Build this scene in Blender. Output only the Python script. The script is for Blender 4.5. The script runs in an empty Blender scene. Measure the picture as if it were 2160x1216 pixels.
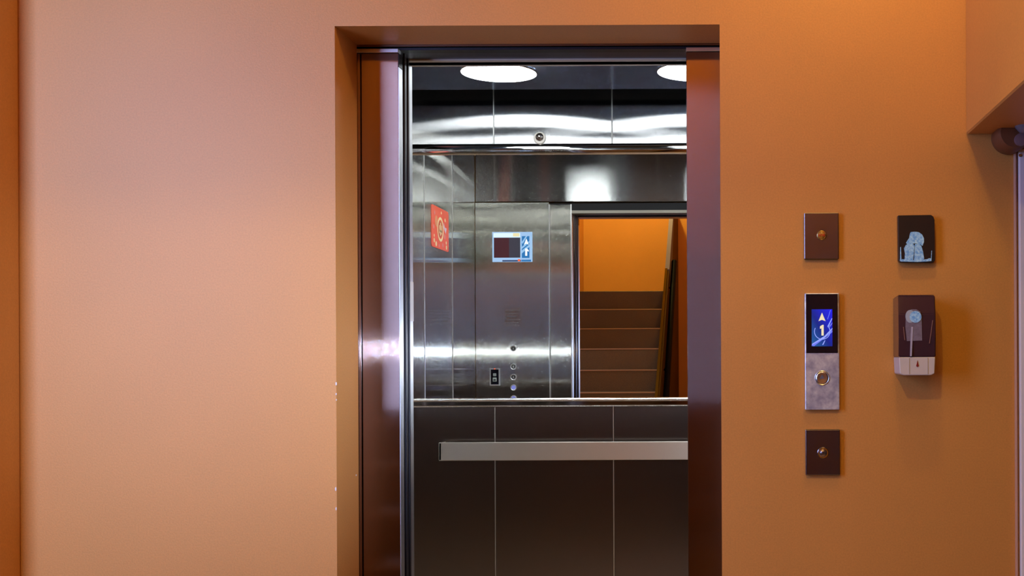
import bpy, bmesh, math, random
from mathutils import Vector, Matrix
random.seed(7)
PI = math.pi
C = bpy.context.scene.collection
sc = bpy.context.scene

# ------------------------------------------------------------------ camera
CZ = 1.387                      # camera height; the hall wall is the plane y = 0, camera 3 m in front of it
F = 2400.0                      # focal length in pixels of a 2160 px wide frame
PX, PY, ROLL = 1530.0, 748.0, 0.0045
cam = bpy.data.cameras.new('camera'); cam_o = bpy.data.objects.new('camera', cam); C.objects.link(cam_o)
cam.sensor_width = 36; cam.lens = F / 2160 * 36
cam.shift_x = -(PX - 1080) / 2160; cam.shift_y = (PY - 608) / 2160
cam_o.location = (0, -3, CZ); cam_o.rotation_euler = (PI / 2, ROLL, 0)
sc.camera = cam_o
# ------------------------------------------------------------------ colour management, world, lights
sc.view_settings.view_transform = 'Standard'; sc.view_settings.look = 'None'
sc.view_settings.gamma = 1; sc.view_settings.use_curve_mapping = False
sc.view_settings.exposure = -0.10
sc.cycles.max_bounces = 12; sc.cycles.glossy_bounces = 8; sc.cycles.diffuse_bounces = 5
sc.cycles.use_denoising = True
sc.cycles.sample_clamp_indirect = 60
w = bpy.data.worlds.new('world'); sc.world = w; w.use_nodes = True
w.node_tree.nodes['Background'].inputs[0].default_value = (0.5, 0.45, 0.42, 1)
w.node_tree.nodes['Background'].inputs[1].default_value = 0.05

def lamp(name, kind, loc, energy, color, size=0.1, size_y=None, target=None, spread=None):
    l = bpy.data.lights.new(name, kind); l.energy = energy; l.color = color
    if kind == 'AREA':
        l.size = size
        if size_y: l.shape = 'RECTANGLE'; l.size_y = size_y
        if spread: l.spread = spread
    else: l.shadow_soft_size = size
    o = bpy.data.objects.new(name, l); o.location = loc; C.objects.link(o)
    if target is not None:
        o.rotation_euler = (Vector(target) - Vector(loc)).to_track_quat('-Z', 'Y').to_euler()
    return o
# warm bulb on the hall ceiling just right of the lift
lamp('hall_lamp_light', 'POINT', (0.34, -0.66, 2.86), 15, (1.0, 0.70, 0.18), 0.055)
# added unseen cool fill at the left, put in to tint the wall pink
lamp('left_fill_light', 'AREA', (-2.30, -2.1, 1.95), 90, (0.36, 0.49, 1.0), 1.0, 1.8, (-1.5, 0.0, 1.1))
# added unseen cool light at the right, beamed narrowly for the left jamb's streak
lamp('jamb_streak_light', 'AREA', (1.10, -1.75, CZ + 0.035), 2.8, (0.46, 0.60, 1.0), 0.12, 0.07, (-1.05, 0.18, CZ + 0.035), 0.5)
# added warm fill near the hall ceiling, put in to brighten the left reveal
lamp('reveal_fill_light', 'POINT', (0.50, -1.45, 2.9), 6, (1.0, 0.74, 0.38), 0.06)
# warm lamp over the upper landing of the stairs
lamp('stair_lamp_light', 'POINT', (-1.0, -4.2, 4.2), 150, (1.0, 0.80, 0.2), 0.08)
# ------------------------------------------------------------------ helpers
def Xp(px, Z): return (px - PX) * Z / F
def Zp(py, Z): return CZ + (PY - py) * Z / F
def un(px, py):                 # undo the roll
    dx, dy = px - PX, py - PY
    return PX + dx - ROLL * dy, PY + dy + ROLL * dx
def at(px, py, Z):
    a, b = un(px, py); return Xp(a, Z), Zp(b, Z)

def nbm(): return bmesh.new()
def box(bm, x0, x1, y0, y1, z0, z1, bev=0.0, seg=1):
    r = bmesh.ops.create_cube(bm, size=1.0)
    vs = r['verts']
    for v in vs:
        v.co = Vector(((x0 + x1) / 2 + v.co.x * abs(x1 - x0), (y0 + y1) / 2 + v.co.y * abs(y1 - y0), (z0 + z1) / 2 + v.co.z * abs(z1 - z0)))
    if bev > 0:
        es = list({e for v in vs for e in v.link_edges})
        bmesh.ops.bevel(bm, geom=es, offset=bev, segments=seg, affect='EDGES', profile=0.5)
    return bm
def prism(bm, pts, axis, a, b):
    """extrude polygon pts (2D) along axis from a to b; plane coords: y -> (x,z), x -> (y,z), z -> (x,y)"""
    def mk(p, t):
        if axis == 'y': return (p[0], t, p[1])
        if axis == 'x': return (t, p[0], p[1])
        return (p[0], p[1], t)
    v0 = [bm.verts.new(mk(p, a)) for p in pts]; v1 = [bm.verts.new(mk(p, b)) for p in pts]
    n = len(pts)
    bm.faces.new(v0); bm.faces.new(list(reversed(v1)))
    for i in range(n):
        bm.faces.new((v0[(i + 1) % n], v0[i], v1[i], v1[(i + 1) % n]))
    bmesh.ops.recalc_face_normals(bm, faces=bm.faces[:])
    return bm
def ring_pts(cx, cz, r, n=32, r2=None):
    return [(cx + r * math.cos(2 * PI * i / n), cz + (r2 or r) * math.sin(2 * PI * i / n)) for i in range(n)]
def annulus(bm, cx, cz, r0, r1, axis, a, b, n=40, a0=0.0, a1=2 * PI):
    def mk(p, q, t): return (p, t, q) if axis == 'y' else ((t, p, q) if axis == 'x' else (p, q, t))
    full = abs(a1 - a0 - 2 * PI) < 1e-6
    m = n if full else n + 1
    rows = []
    for i in range(m):
        th = a0 + (a1 - a0) * i / n; c, s = math.cos(th), math.sin(th)
        rows.append([bm.verts.new(mk(cx + r * c, cz + r * s, t)) for r, t in ((r0, a), (r1, a), (r1, b), (r0, b))])
    for i in range(n if full else n):
        A, B = rows[i], rows[(i + 1) % m]
        for k in range(4):
            bm.faces.new((A[k], A[(k + 1) % 4], B[(k + 1) % 4], B[k]))
    if not full:
        bm.faces.new(rows[0]); bm.faces.new(list(reversed(rows[-1])))
    bmesh.ops.recalc_face_normals(bm, faces=bm.faces[:])
    return bm
def lathe(bm, prof, org, axis, n=32):
    """prof: list of (radius, distance along axis)"""
    ax = Vector(axis).normalized(); u = ax.orthogonal().normalized(); v = ax.cross(u)
    rings = []
    for r, d in prof:
        if r < 1e-6: rings.append([bm.verts.new(Vector(org) + ax * d)])
        else: rings.append([bm.verts.new(Vector(org) + ax * d + (u * math.cos(2 * PI * i / n) + v * math.sin(2 * PI * i / n)) * r) for i in range(n)])
    for A, B in zip(rings, rings[1:]):
        for i in range(n):
            j = (i + 1) % n
            if len(A) == 1 and len(B) == 1: continue
            if len(A) == 1: bm.faces.new((A[0], B[j], B[i]))
            elif len(B) == 1: bm.faces.new((A[i], A[j], B[0]))
            else: bm.faces.new((A[i], A[j], B[j], B[i]))
    bmesh.ops.recalc_face_normals(bm, faces=bm.faces[:])
    return bm
def tube(bm, p, q, r, n=20):
    d = Vector(q) - Vector(p)
    return lathe(bm, [(0, 0), (r, 0), (r, d.length), (0, d.length)], p, d, n)
def obj(name, bm, mat, parent=None, smooth=False, label=None):
    me = bpy.data.meshes.new(name); bm.to_mesh(me); bm.free()
    o = bpy.data.objects.new(name, me); C.objects.link(o)
    if mat: me.materials.append(mat)
    if smooth:
        for p in me.polygons: p.use_smooth = True
        me.set_sharp_from_angle(angle=math.radians(35))
    if parent:
        o.parent = parent
        # geometry is written in world coordinates: bring it into the parent's frame
        m = parent_world(parent).inverted()
        me.transform(m)
    if label: o['label'] = label
    return o
def parent_world(p):
    m = Matrix.Identity(4)
    while p is not None:
        m = Matrix.LocRotScale(p.location, p.rotation_euler, p.scale) @ m; p = p.parent
    return m
def thing(name, label, cat, loc=(0, 0, 0), group=None):
    o = bpy.data.objects.new(name, None); C.objects.link(o); o.location = loc; o.empty_display_size = 0.05
    o['label'] = label; o['category'] = cat
    if group: o['group'] = group
    return o
def tag(o, label, cat, group=None):
    o['label'] = label; o['category'] = cat
    if group: o['group'] = group
    return o
def struct(name, bm, mat, label=None):
    o = obj(name, bm, mat); o['kind'] = 'structure'
    if label: o['label'] = label
    return o
def copy_tree(o, parent=None):
    c = o.copy(); C.objects.link(c)
    if parent: c.parent = parent
    for ch in [k for k in bpy.data.objects if k.parent == o]: copy_tree(ch, c)
    return c

# ------------------------------------------------------------------ materials
def new_mat(name):
    m = bpy.data.materials.new(name); m.use_nodes = True
    nt = m.node_tree; b = nt.nodes['Principled BSDF']; return m, nt, b
def plain(name, col, rough=0.5, metal=0.0, spec=0.5, coat=0.0):
    m, nt, b = new_mat(name)
    b.inputs['Base Color'].default_value = (*col, 1); b.inputs['Roughness'].default_value = rough
    b.inputs['Metallic'].default_value = metal; b.inputs['Specular IOR Level'].default_value = spec
    b.inputs['Coat Weight'].default_value = coat
    return m
def emis(name, col, s, base=(0.02, 0.02, 0.02)):
    m, nt, b = new_mat(name)
    b.inputs['Base Color'].default_value = (*base, 1)
    b.inputs['Emission Color'].default_value = (*col, 1); b.inputs['Emission Strength'].default_value = s
    b.inputs['Roughness'].default_value = 0.2
    return m
def noise(nt, scale, detail=3, rough=0.5, vec=None, coord='Object', mscale=None):
    tc = nt.nodes.new('ShaderNodeTexCoord'); n = nt.nodes.new('ShaderNodeTexNoise')
    n.inputs['Scale'].default_value = scale; n.inputs['Detail'].default_value = detail; n.inputs['Roughness'].default_value = rough
    src = tc.outputs[coord]
    if mscale:
        mp = nt.nodes.new('ShaderNodeMapping'); mp.inputs['Scale'].default_value = mscale
        nt.links.new(src, mp.inputs[0]); src = mp.outputs[0]
    nt.links.new(src, n.inputs['Vector']); return n
def steel(name, col, rough, aniso, grain='v', bump=0.0, bscale=3.0, dist=0.01, smudge=0.0, mscale=None, scatter=0.0, tail=0.0):
    m, nt, b = new_mat(name)
    b.inputs['Base Color'].default_value = (*col, 1); b.inputs['Metallic'].default_value = 1
    b.inputs['Roughness'].default_value = rough; b.inputs['Anisotropic'].default_value = aniso
    if aniso > 0:
        g = nt.nodes.new('ShaderNodeNewGeometry'); cr = nt.nodes.new('ShaderNodeVectorMath'); cr.operation = 'CROSS_PRODUCT'
        cr.inputs[1].default_value = {'v': (0, 0, 1), 'h': (0, 0, 1), 'x': (0, 1, 0), 'y': (1, 0, 0)}[grain]
        nt.links.new(g.outputs['True Normal'], cr.inputs[0])
        nt.links.new(cr.outputs[0], b.inputs['Tangent'])
        b.inputs['Anisotropic Rotation'].default_value = 0.0 if grain == 'v' or grain == 'x' else 0.25
    nsrc = None
    if scatter > 0:             # fine brush lines: each point of the sheet leans a little across the grain
        g2 = nt.nodes.new('ShaderNodeNewGeometry')
        sc_ = nt.nodes.new('ShaderNodeVectorMath'); sc_.operation = 'SCALE'; sc_.inputs['Scale'].default_value = 4000.0
        nt.links.new(g2.outputs['Position'], sc_.inputs[0])
        wn = nt.nodes.new('ShaderNodeTexWhiteNoise'); wn.noise_dimensions = '3D'; nt.links.new(sc_.outputs[0], wn.inputs['Vector'])
        dt = nt.nodes.new('ShaderNodeVectorMath'); dt.operation = 'DOT_PRODUCT'; dt.inputs[1].default_value = (1, 1, 1); nt.links.new(wn.outputs['Color'], dt.inputs[0])
        ma = nt.nodes.new('ShaderNodeMath'); ma.operation = 'MULTIPLY_ADD'; ma.inputs[1].default_value = 2 / 3; ma.inputs[2].default_value = -1.0
        nt.links.new(dt.outputs['Value'], ma.inputs[0])
        pw = nt.nodes.new('ShaderNodeMath'); pw.operation = 'MULTIPLY'; nt.links.new(ma.outputs[0], pw.inputs[0]); nt.links.new(ma.outputs[0], pw.inputs[1])
        p2 = nt.nodes.new('ShaderNodeMath'); p2.operation = 'MULTIPLY_ADD'; p2.inputs[1].default_value = tail; p2.inputs[2].default_value = scatter / 2
        nt.links.new(pw.outputs[0], p2.inputs[0])
        mb = nt.nodes.new('ShaderNodeMath'); mb.operation = 'MULTIPLY'; nt.links.new(ma.outputs[0], mb.inputs[0]); nt.links.new(p2.outputs[0], mb.inputs[1]); ma = mb
        tv = nt.nodes.new('ShaderNodeVectorMath'); tv.operation = 'CROSS_PRODUCT'; tv.inputs[1].default_value = (0, 0, 1)
        nt.links.new(g2.outputs['True Normal'], tv.inputs[0]); tout = tv.outputs[0]
        if grain == 'h':
            t2 = nt.nodes.new('ShaderNodeVectorMath'); t2.operation = 'CROSS_PRODUCT'
            nt.links.new(g2.outputs['True Normal'], t2.inputs[0]); nt.links.new(tout, t2.inputs[1]); tout = t2.outputs[0]
        sv = nt.nodes.new('ShaderNodeVectorMath'); sv.operation = 'SCALE'; nt.links.new(tout, sv.inputs[0]); nt.links.new(ma.outputs[0], sv.inputs['Scale'])
        av = nt.nodes.new('ShaderNodeVectorMath'); av.operation = 'ADD'; nt.links.new(sv.outputs[0], av.inputs[1])
        if bump > 0:
            n = noise(nt, bscale, 1, 0.4, mscale=mscale); bp = nt.nodes.new('ShaderNodeBump')
            bp.inputs['Strength'].default_value = bump; bp.inputs['Distance'].default_value = dist
            nt.links.new(n.outputs[0], bp.inputs['Height']); nt.links.new(bp.outputs[0], av.inputs[0]); bump = 0
        else: nt.links.new(g2.outputs['Normal'], av.inputs[0])
        nm = nt.nodes.new('ShaderNodeVectorMath'); nm.operation = 'NORMALIZE'; nt.links.new(av.outputs[0], nm.inputs[0])
        nt.links.new(nm.outputs[0], b.inputs['Normal'])
    if smudge > 0:
        n = noise(nt, 9, 5, 0.6); mr = nt.nodes.new('ShaderNodeMapRange')
        mr.inputs[3].default_value = rough * (1 - smudge); mr.inputs[4].default_value = rough * (1 + smudge)
        nt.links.new(n.outputs[0], mr.inputs[0]); nt.links.new(mr.outputs[0], b.inputs['Roughness'])
    if bump > 0:
        n = noise(nt, bscale, 1, 0.4, mscale=mscale); bp = nt.nodes.new('ShaderNodeBump')
        bp.inputs['Strength'].default_value = bump; bp.inputs['Distance'].default_value = dist
        nt.links.new(n.outputs[0], bp.inputs['Height']); nt.links.new(bp.outputs[0], b.inputs['Normal'])
    return m
def paint(name, col, rough=0.5, spec=0.5, var=0.06, bump=0.25):
    m, nt, b = new_mat(name)
    n = noise(nt, 230, 2, 0.6); n2 = noise(nt, 2.2, 3, 0.5)
    mx = nt.nodes.new('ShaderNodeMix'); mx.data_type = 'RGBA'; mx.inputs[0].default_value = 0.5
    cr = nt.nodes.new('ShaderNodeValToRGB')
    cr.color_ramp.elements[0].position = 0.3; cr.color_ramp.elements[0].color = (*[c * (1 - var) for c in col], 1)
    cr.color_ramp.elements[1].position = 0.7; cr.color_ramp.elements[1].color = (*[min(1, c * (1 + var)) for c in col], 1)
    ad = nt.nodes.new('ShaderNodeMath'); ad.operation = 'MULTIPLY_ADD'; ad.inputs[1].default_value = 0.6
    m2 = nt.nodes.new('ShaderNodeMath'); m2.operation = 'MULTIPLY'; m2.inputs[1].default_value = 0.4
    nt.links.new(n2.outputs[0], m2.inputs[0]); nt.links.new(n.outputs[0], ad.inputs[0]); nt.links.new(m2.outputs[0], ad.inputs[2])
    nt.links.new(ad.outputs[0], cr.inputs[0]); nt.links.new(cr.outputs[0], b.inputs['Base Color'])
    b.inputs['Roughness'].default_value = rough; b.inputs['Specular IOR Level'].default_value = spec
    bp = nt.nodes.new('ShaderNodeBump'); bp.inputs['Strength'].default_value = bump; bp.inputs['Distance'].default_value = 0.0012
    nt.links.new(n.outputs[0], bp.inputs['Height']); nt.links.new(bp.outputs[0], b.inputs['Normal'])
    return m

M = {}
M['wall'] = paint('orange_wall_paint', (0.60, 0.262, 0.058), 0.5, 0.5, 0.10)
M['stairwall'] = M['wall']
M['ceil'] = paint('ceiling_paint', (0.55, 0.40, 0.28), 0.7, 0.3)
M['floor'] = plain('floor_tile', (0.42, 0.29, 0.19), 0.35)
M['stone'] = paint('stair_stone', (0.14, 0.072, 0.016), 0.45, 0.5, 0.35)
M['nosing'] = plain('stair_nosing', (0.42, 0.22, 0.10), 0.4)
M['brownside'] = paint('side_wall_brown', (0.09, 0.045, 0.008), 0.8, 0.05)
M['brown'] = paint('brown_paint', (0.12, 0.045, 0.02), 0.4, 0.5)
M['steelv'] = steel('brushed_steel_vertical', (0.58, 0.56, 0.50), 0.095, 0.9, 'v', 0.04, 1.0, 0.01, mscale=(1.0, 1, 2.5), scatter=0.6, tail=2.2)
M['steelh'] = steel('brushed_steel_transom', (0.78, 0.78, 0.75), 0.07, 0.0, 'h', scatter=1.1)
M['steelside'] = steel('brushed_steel_side', (0.68, 0.67, 0.62), 0.085, 0.9, 'v', 0.03, 1.0, 0.008, mscale=(1, 1, 2.5), scatter=0.16, tail=4.0)
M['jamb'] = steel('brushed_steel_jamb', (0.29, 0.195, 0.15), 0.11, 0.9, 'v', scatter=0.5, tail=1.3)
M['plate'] = steel('brushed_steel_plate', (0.46, 0.43, 0.46), 0.26, 0.6, 'v', smudge=0.35, scatter=0.3)
M['plate_dark'] = steel('brushed_steel_plate_dark', (0.25, 0.22, 0.23), 0.24, 0.6, 'v', smudge=0.35, scatter=0.2)
M['station'] = plain('station_steel', (0.62, 0.68, 0.90), 0.36, 0.55)
_nt = M['station'].node_tree; _n = noise(_nt, 42, 4, 0.6); _cr = _nt.nodes.new('ShaderNodeValToRGB')
_cr.color_ramp.elements[0].position = 0.35; _cr.color_ramp.elements[0].color = (0.40, 0.44, 0.62, 1)
_cr.color_ramp.elements[1].position = 0.72; _cr.color_ramp.elements[1].color = (0.85, 0.92, 1.0, 1)
_nt.links.new(_n.outputs[0], _cr.inputs[0]); _nt.links.new(_cr.outputs[0], _nt.nodes['Principled BSDF'].inputs['Base Color'])
M['edge'] = steel('bright_edge_steel', (0.80, 0.80, 0.80), 0.34, 0.0, 'v')
M['ledge'] = steel('polished_ledge', (0.82, 0.82, 0.82), 0.06, 0.0, 'v', scatter=0.8, tail=1.5)
M['soffit'] = plain('door_head_beige', (0.55, 0.50, 0.40), 0.5)
M['chrome'] = plain('chrome', (0.82, 0.82, 0.82), 0.06, 1)
M['mirror'] = plain('mirror_glass', (0.90, 0.91, 0.90), 0.0, 1)
M['ceilsteel'] = steel('polished_ceiling_steel', (0.20, 0.28, 0.42), 0.16, 0.0)
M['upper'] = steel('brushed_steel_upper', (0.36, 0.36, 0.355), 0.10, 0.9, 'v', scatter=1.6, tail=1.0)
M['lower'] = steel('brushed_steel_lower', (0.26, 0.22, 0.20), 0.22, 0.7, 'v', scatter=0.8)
M['seam'] = plain('seam_bead', (0.85, 0.83, 0.80), 0.35, 1)
M['rail'] = steel('brushed_rail', (0.74, 0.70, 0.64), 0.42, 0.5, 'h')
M['black'] = plain('black_rubber', (0.01, 0.01, 0.014), 0.35)
M['blackglass'] = plain('black_glass', (0.004, 0.005, 0.012), 0.06)
M['dark'] = plain('dark_gap', (0.02, 0.018, 0.02), 0.7)
M['white'] = plain('white_plastic', (0.62, 0.55, 0.50), 0.45)
M['disc'] = emis('lamp_diffuser', (0.90, 0.96, 1.0), 22)
M['bulb'] = emis('warm_bulb', (1.0, 0.6, 0.25), 8)
M['red'] = plain('poster_red', (0.95, 0.10, 0.03), 0.4)
M['gold'] = plain('poster_gold', (0.95, 0.72, 0.34), 0.4)
M['pink'] = plain('poster_pink', (0.85, 0.25, 0.20), 0.4)
M['paper'] = plain('paper_white', (0.75, 0.70, 0.62), 0.6)

# ------------------------------------------------------------------ hall shell
WL = Xp(43, 3.0)                # left pilaster face
OL, OR, OT = Xp(709, 3.0), Xp(1521, 3.0), Zp(51.5, 3.0)   # lift opening in the plaster
REV = 0.18                      # reveal depth
bm = nbm()
XL, XR = -4.4, 2.2
prism(bm, [(XL, -0.0), (OL, 0.0), (OL, OT), (OR, OT), (OR, 0.0), (XR, 0.0), (XR, 3.1), (XL, 3.1)], 'y', 0.0, REV)
struct('wall_front', bm, M['wall'], 'orange plaster wall around the lift opening')
# left pilaster
bm = nbm(); box(bm, WL - 0.35, WL, -0.10, 0.0, 0, 3.1, 0.006); struct('wall_left', bm, M['wall'])
bm = nbm(); box(bm, XL - 0.1, XL, -3.6, 0.0, 0, 3.1); struct('wall_entrance', bm, M['ceil'])
# stairwell walls
SWL = -1.62; FAR = -5.76
bm = nbm(); box(bm, SWL - 0.15, SWL, FAR, -3.3, 0, 4.7); struct('wall_stair_left', bm, M['wall'])
bm = nbm(); box(bm, XL, SWL - 0.15, -3.7, -3.6, 0, 3.1); struct('wall_behind_left', bm, M['wall'])
bm = nbm(); box(bm, SWL - 0.15, 0.8, FAR - 0.12, FAR, 0, 4.7); struct('wall_far', bm, M['wall'])
# right wall with a low wide opening
RX = Xp(2040, 3.0); LZ = Zp(286, 3.0)
bm = nbm(); box(bm, RX, XR, -2.2, 0.0, LZ, 3.1, 0.004); struct('wall_right', bm, M['wall'], 'orange wall over the side opening')
bm = nbm(); box(bm, RX, RX + 0.15, FAR, -2.2, 0, 4.7); struct('wall_right_rear', bm, M['wall'])
bm = nbm(); box(bm, XR, XR + 0.1, -2.3, 0.0, 0, 3.1); struct('wall_side_room', bm, M['brown'])
bm = nbm(); box(bm, XL, XR, FAR, 0.16, -0.1, 0.0); struct('floor', bm, M['floor'])
bm = nbm(); box(bm, XL, XR, -2.3, REV, 3.1, 3.2); struct('ceiling', bm, M['ceil'])
bm = nbm(); box(bm, XL, -1.77, -3.7, -2.3, 3.1, 3.2); struct('ceiling_entrance', bm, M['ceil'])
bm = nbm(); box(bm, SWL - 0.15, 0.8, FAR, -2.2, 4.7, 4.8); struct('ceiling_stairwell', bm, M['ceil'])

# ------------------------------------------------------------------ lift door frame on the landing
JZ = 3.0 + REV; JY = REV
JL, JR = Xp(843, JZ), Xp(1450, JZ)      # inner edges of the two jambs
HB = Zp(96, JZ)                         # underside of the frame's head
HT = OT + 0.01
CH_ = Zp(139, 3.2)
fr = thing('elevator_door_frame', 'brown-tinted brushed steel lift door frame set back in the orange plaster opening', 'door frame', (JL, JY, 0))
GX = Xp(763, JZ)
bm = nbm(); box(bm, GX + 0.002, JL, JY, JY + 0.045, 0, HB - 0.017, 0.0015)
obj('jamb', bm, M['jamb'], fr)
bm = nbm(); box(bm, OL - 0.02, GX - 0.0015, JY + 0.003, JY + 0.045, 0, HB - 0.017, 0.001)
obj('jamb_return', bm, M['jamb'], fr)
bm = nbm(); box(bm, OL - 0.02, JL, JY + 0.02, JY + 0.044, 0, HB - 0.006); obj('frame_backing', bm, M['black'], fr)
bm = nbm(); box(bm, JR, OR + 0.05, JY, JY + 0.045, 0, HB - 0.017, 0.0015); obj('jamb', bm, M['jamb'], fr)
bm = nbm(); box(bm, OL - 0.02, OR + 0.05, JY + 0.001, JY + 0.045, HB + 0.001, HT); obj('frame_head', bm, M['jamb'], fr)
bm = nbm(); box(bm, OL - 0.02, OR + 0.05, JY + 0.012, JY + 0.045, HB - 0.006, HB + 0.0045); obj('head_groove', bm, M['black'], fr)
bm = nbm(); box(bm, OL - 0.01, JL, JY - 0.002, JY + 0.03, HB - 0.016, HB - 0.005, 0.001); obj('head_trim', bm, M['edge'], fr)
bm = nbm(); box(bm, JR, OR + 0.05, JY - 0.002, JY + 0.03, HB - 0.016, HB - 0.005, 0.001); obj('head_trim', bm, M['edge'], fr)
bm = nbm(); box(bm, JL - 0.004, JL + 0.0012, JY + 0.001, JY + 0.036, 0, CH_ - 0.004, 0.0005); obj('jamb_edge', bm, M['edge'], fr, label='bright inner edge of the left jamb')
bm = nbm(); box(bm, JL - 0.004, JL + 0.001, JY + 0.001, JY + 0.036, CH_ - 0.003, HB - 0.017, 0.0005); obj('jamb_edge_shaded', bm, M['black'], fr)  # shade as colour: black above the height the car's light reaches
bm = nbm(); box(bm, OL - 0.02, OR + 0.05, JY + 0.046, 0.314, HB + 0.0005, HB + 0.06); obj('head_box', bm, plain('head_navy', (0.03, 0.03, 0.05), 0.3), fr)
# retracted door leaves: only their closing edges show between the jambs
def leaf(y0, y1, xl, label, cat='door'):
    t = thing('elevator_door_leaf', label, cat, (xl, y0, 0))
    bm = nbm(); box(bm, xl - 0.5, xl, y0, y1, 0.02, HB - 0.001, 0.003); obj('panel', bm, M['jamb'], t)
    bm = nbm(); box(bm, xl, xl + 0.006, y0 + 0.006, y1 - 0.006, 0.02, HB - 0.002, 0.002, 2); obj('rubber_edge', bm, M['black'], t)
    return t
leaf(JY + 0.050, JY + 0.082, JL - 0.004, 'retracted outer lift door leaf showing its dark closing edge beside the left jamb')
leaf(JY + 0.108, JY + 0.132, JL - 0.010, 'retracted inner lift door leaf with black rubber edge, deeper behind the left jamb')
CY0 = 0.335                               # start of the car's own jamb
YF = 0.39                                 # car's front inner plane
YB = 2.145                                # mirror plane
CJ = Xp(873, 3.39)
XLc, XRc = -1.515, 0.49
H1 = CZ + 1.163                           # ceiling plane of the car
CH = Zp(139, 3.39)                        # car door head underside

# ------------------------------------------------------------------ lift car
car = thing('elevator_car', 'open lift car lined with brushed stainless steel panels behind the door frame', 'elevator', ((XLc + XRc) / 2, 1.2, 0))
bm = nbm(); box(bm, XLc - 0.05, XRc + 0.05, YF - 0.05, YB + 0.06, -0.06, 0.0); obj('floor_plate', bm, M['floor'], car)
bm = nbm(); box(bm, XLc - 0.06, XRc + 0.06, YF - 0.05, YB + 0.06, 2.86, 2.9); obj('roof', bm, M['dark'], car)
# back panels
zl1 = Zp(857, 5.145); zm0, zm1 = Zp(838, 5.145), Zp(325, 5.145); zu0 = Zp(302, 5.145)
seams = [XLc, Xp(1043, 5.145), Xp(1293, 5.145), XRc]
for a, b in zip(seams, seams[1:]):
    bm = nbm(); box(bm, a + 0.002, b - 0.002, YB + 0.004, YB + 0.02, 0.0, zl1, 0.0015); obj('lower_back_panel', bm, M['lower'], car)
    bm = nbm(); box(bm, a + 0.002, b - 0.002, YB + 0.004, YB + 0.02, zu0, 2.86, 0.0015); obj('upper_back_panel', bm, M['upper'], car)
for s in seams[1:-1]:
    bm = nbm(); box(bm, s - 0.0017, s + 0.0017, YB + 0.002, YB + 0.008, 0.0, zl1); obj('seam_bead', bm, M['seam'], car)
    bm = nbm(); box(bm, s - 0.0017, s + 0.0017, YB + 0.002, YB + 0.008, zu0, 2.86); obj('seam_bead', bm, M['seam'], car)
bm = nbm(); box(bm, XLc - 0.05, XRc + 0.05, YB + 0.02, YB + 0.05, 0, 2.86); obj('back_shell', bm, M['dark'], car)
# side panels
sy = [YF, 0.965, 1.555, YB]
for a, b in zip(sy, sy[1:]):
    for sx, x0 in ((-1, XLc), (1, XRc)):
        bm = nbm(); box(bm, x0 + sx * 0.015, x0, a + 0.002, b - 0.002, 0.0, 2.86, 0.0015); obj('side_panel', bm, M['steelside'], car)
for s in sy[1:-1]:
    for sx, x0 in ((-1, XLc), (1, XRc)):
        bm = nbm(); box(bm, x0 - 0.002, x0 + 0.002, s - 0.003, s + 0.003, 0.0, 2.86); obj('seam_bead', bm, M['seam'], car)
# front returns, transom and car jambs
PT = Zp(425, 6.9)                         # top of the front return panels
pl = Xp(1160, 6.9)
CJR = -2 * 0.51 - CJ                      # right edge of the doorway (mirrored about the car's middle)
for xa, xb in ((XLc, pl - 0.003), (CJR + 0.125, XRc)):
    bm = nbm(); box(bm, xa, xb, YF - 0.03, YF, 0, PT, 0.003, 2); obj('front_return', bm, M['steelv'], car)
for xa, xb in ((pl + 0.002, CJ), (CJR, CJR + 0.12)):
    bm = nbm(); box(bm, xa, xb, YF - 0.05, YF - 0.006, 0, PT - 0.012, 0.003, 2); obj('door_column', bm, M['steelv'], car)
bm = nbm(); box(bm, XLc, XRc, YF - 0.045, YF - 0.012, PT + 0.004, 2.86, 0.002); obj('transom', bm, M['steelh'], car)
bm = nbm(); box(bm, pl, CJR + 0.12, YF - 0.055, YF - 0.02, CH, PT - 0.005, 0.001); obj('door_head', bm, M['dark'], car)
bm = nbm(); box(bm, CJ - 0.004, CJR + 0.004, CY0 - 0.02, YF - 0.004, CH, CH + 0.018, 0.001); obj('door_head_soffit', bm, M['soffit'], car)
bm = nbm(); box(bm, CJ - 0.003, CJ + 0.0005, CY0, YF - 0.007, 0, CH, 0.001); obj('car_jamb', bm, M['edge'], car)
bm = nbm(); box(bm, CJR - 0.0005, CJR + 0.003, CY0, YF - 0.007, 0, CH, 0.001); obj('car_jamb', bm, M['edge'], car)
for xx in (pl - 0.0005, CJ - 0.004, CJR + 0.004, CJR + 0.1225):
    bm = nbm(); box(bm, xx - 0.002, xx + 0.002, YF - 0.008, YF + 0.0005, 0, PT - 0.013); obj('edge_bead', bm, M['seam'], car)
# suspended ceiling
CA, CB = 0.86, 1.985
xs = [XLc + 0.12, Xp(1240, 4.4), XRc - 0.12]
bm = nbm(); box(bm, xs[0], xs[2], CA, CB, H1 + 0.002, H1 + 0.03, 0.002); obj('ceiling_panel', bm, M['ceilsteel'], car)
for i in range(4):
    hx = xs[0] + 0.1 if i % 2 else xs[2] - 0.1; hy = CA + 0.1 if i < 2 else CB - 0.1
    bm = nbm(); tube(bm, (hx, hy, H1 + 0.02), (hx, hy, 2.87), 0.006, 8); obj('ceiling_hanger', bm, M['dark'], car)
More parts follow.
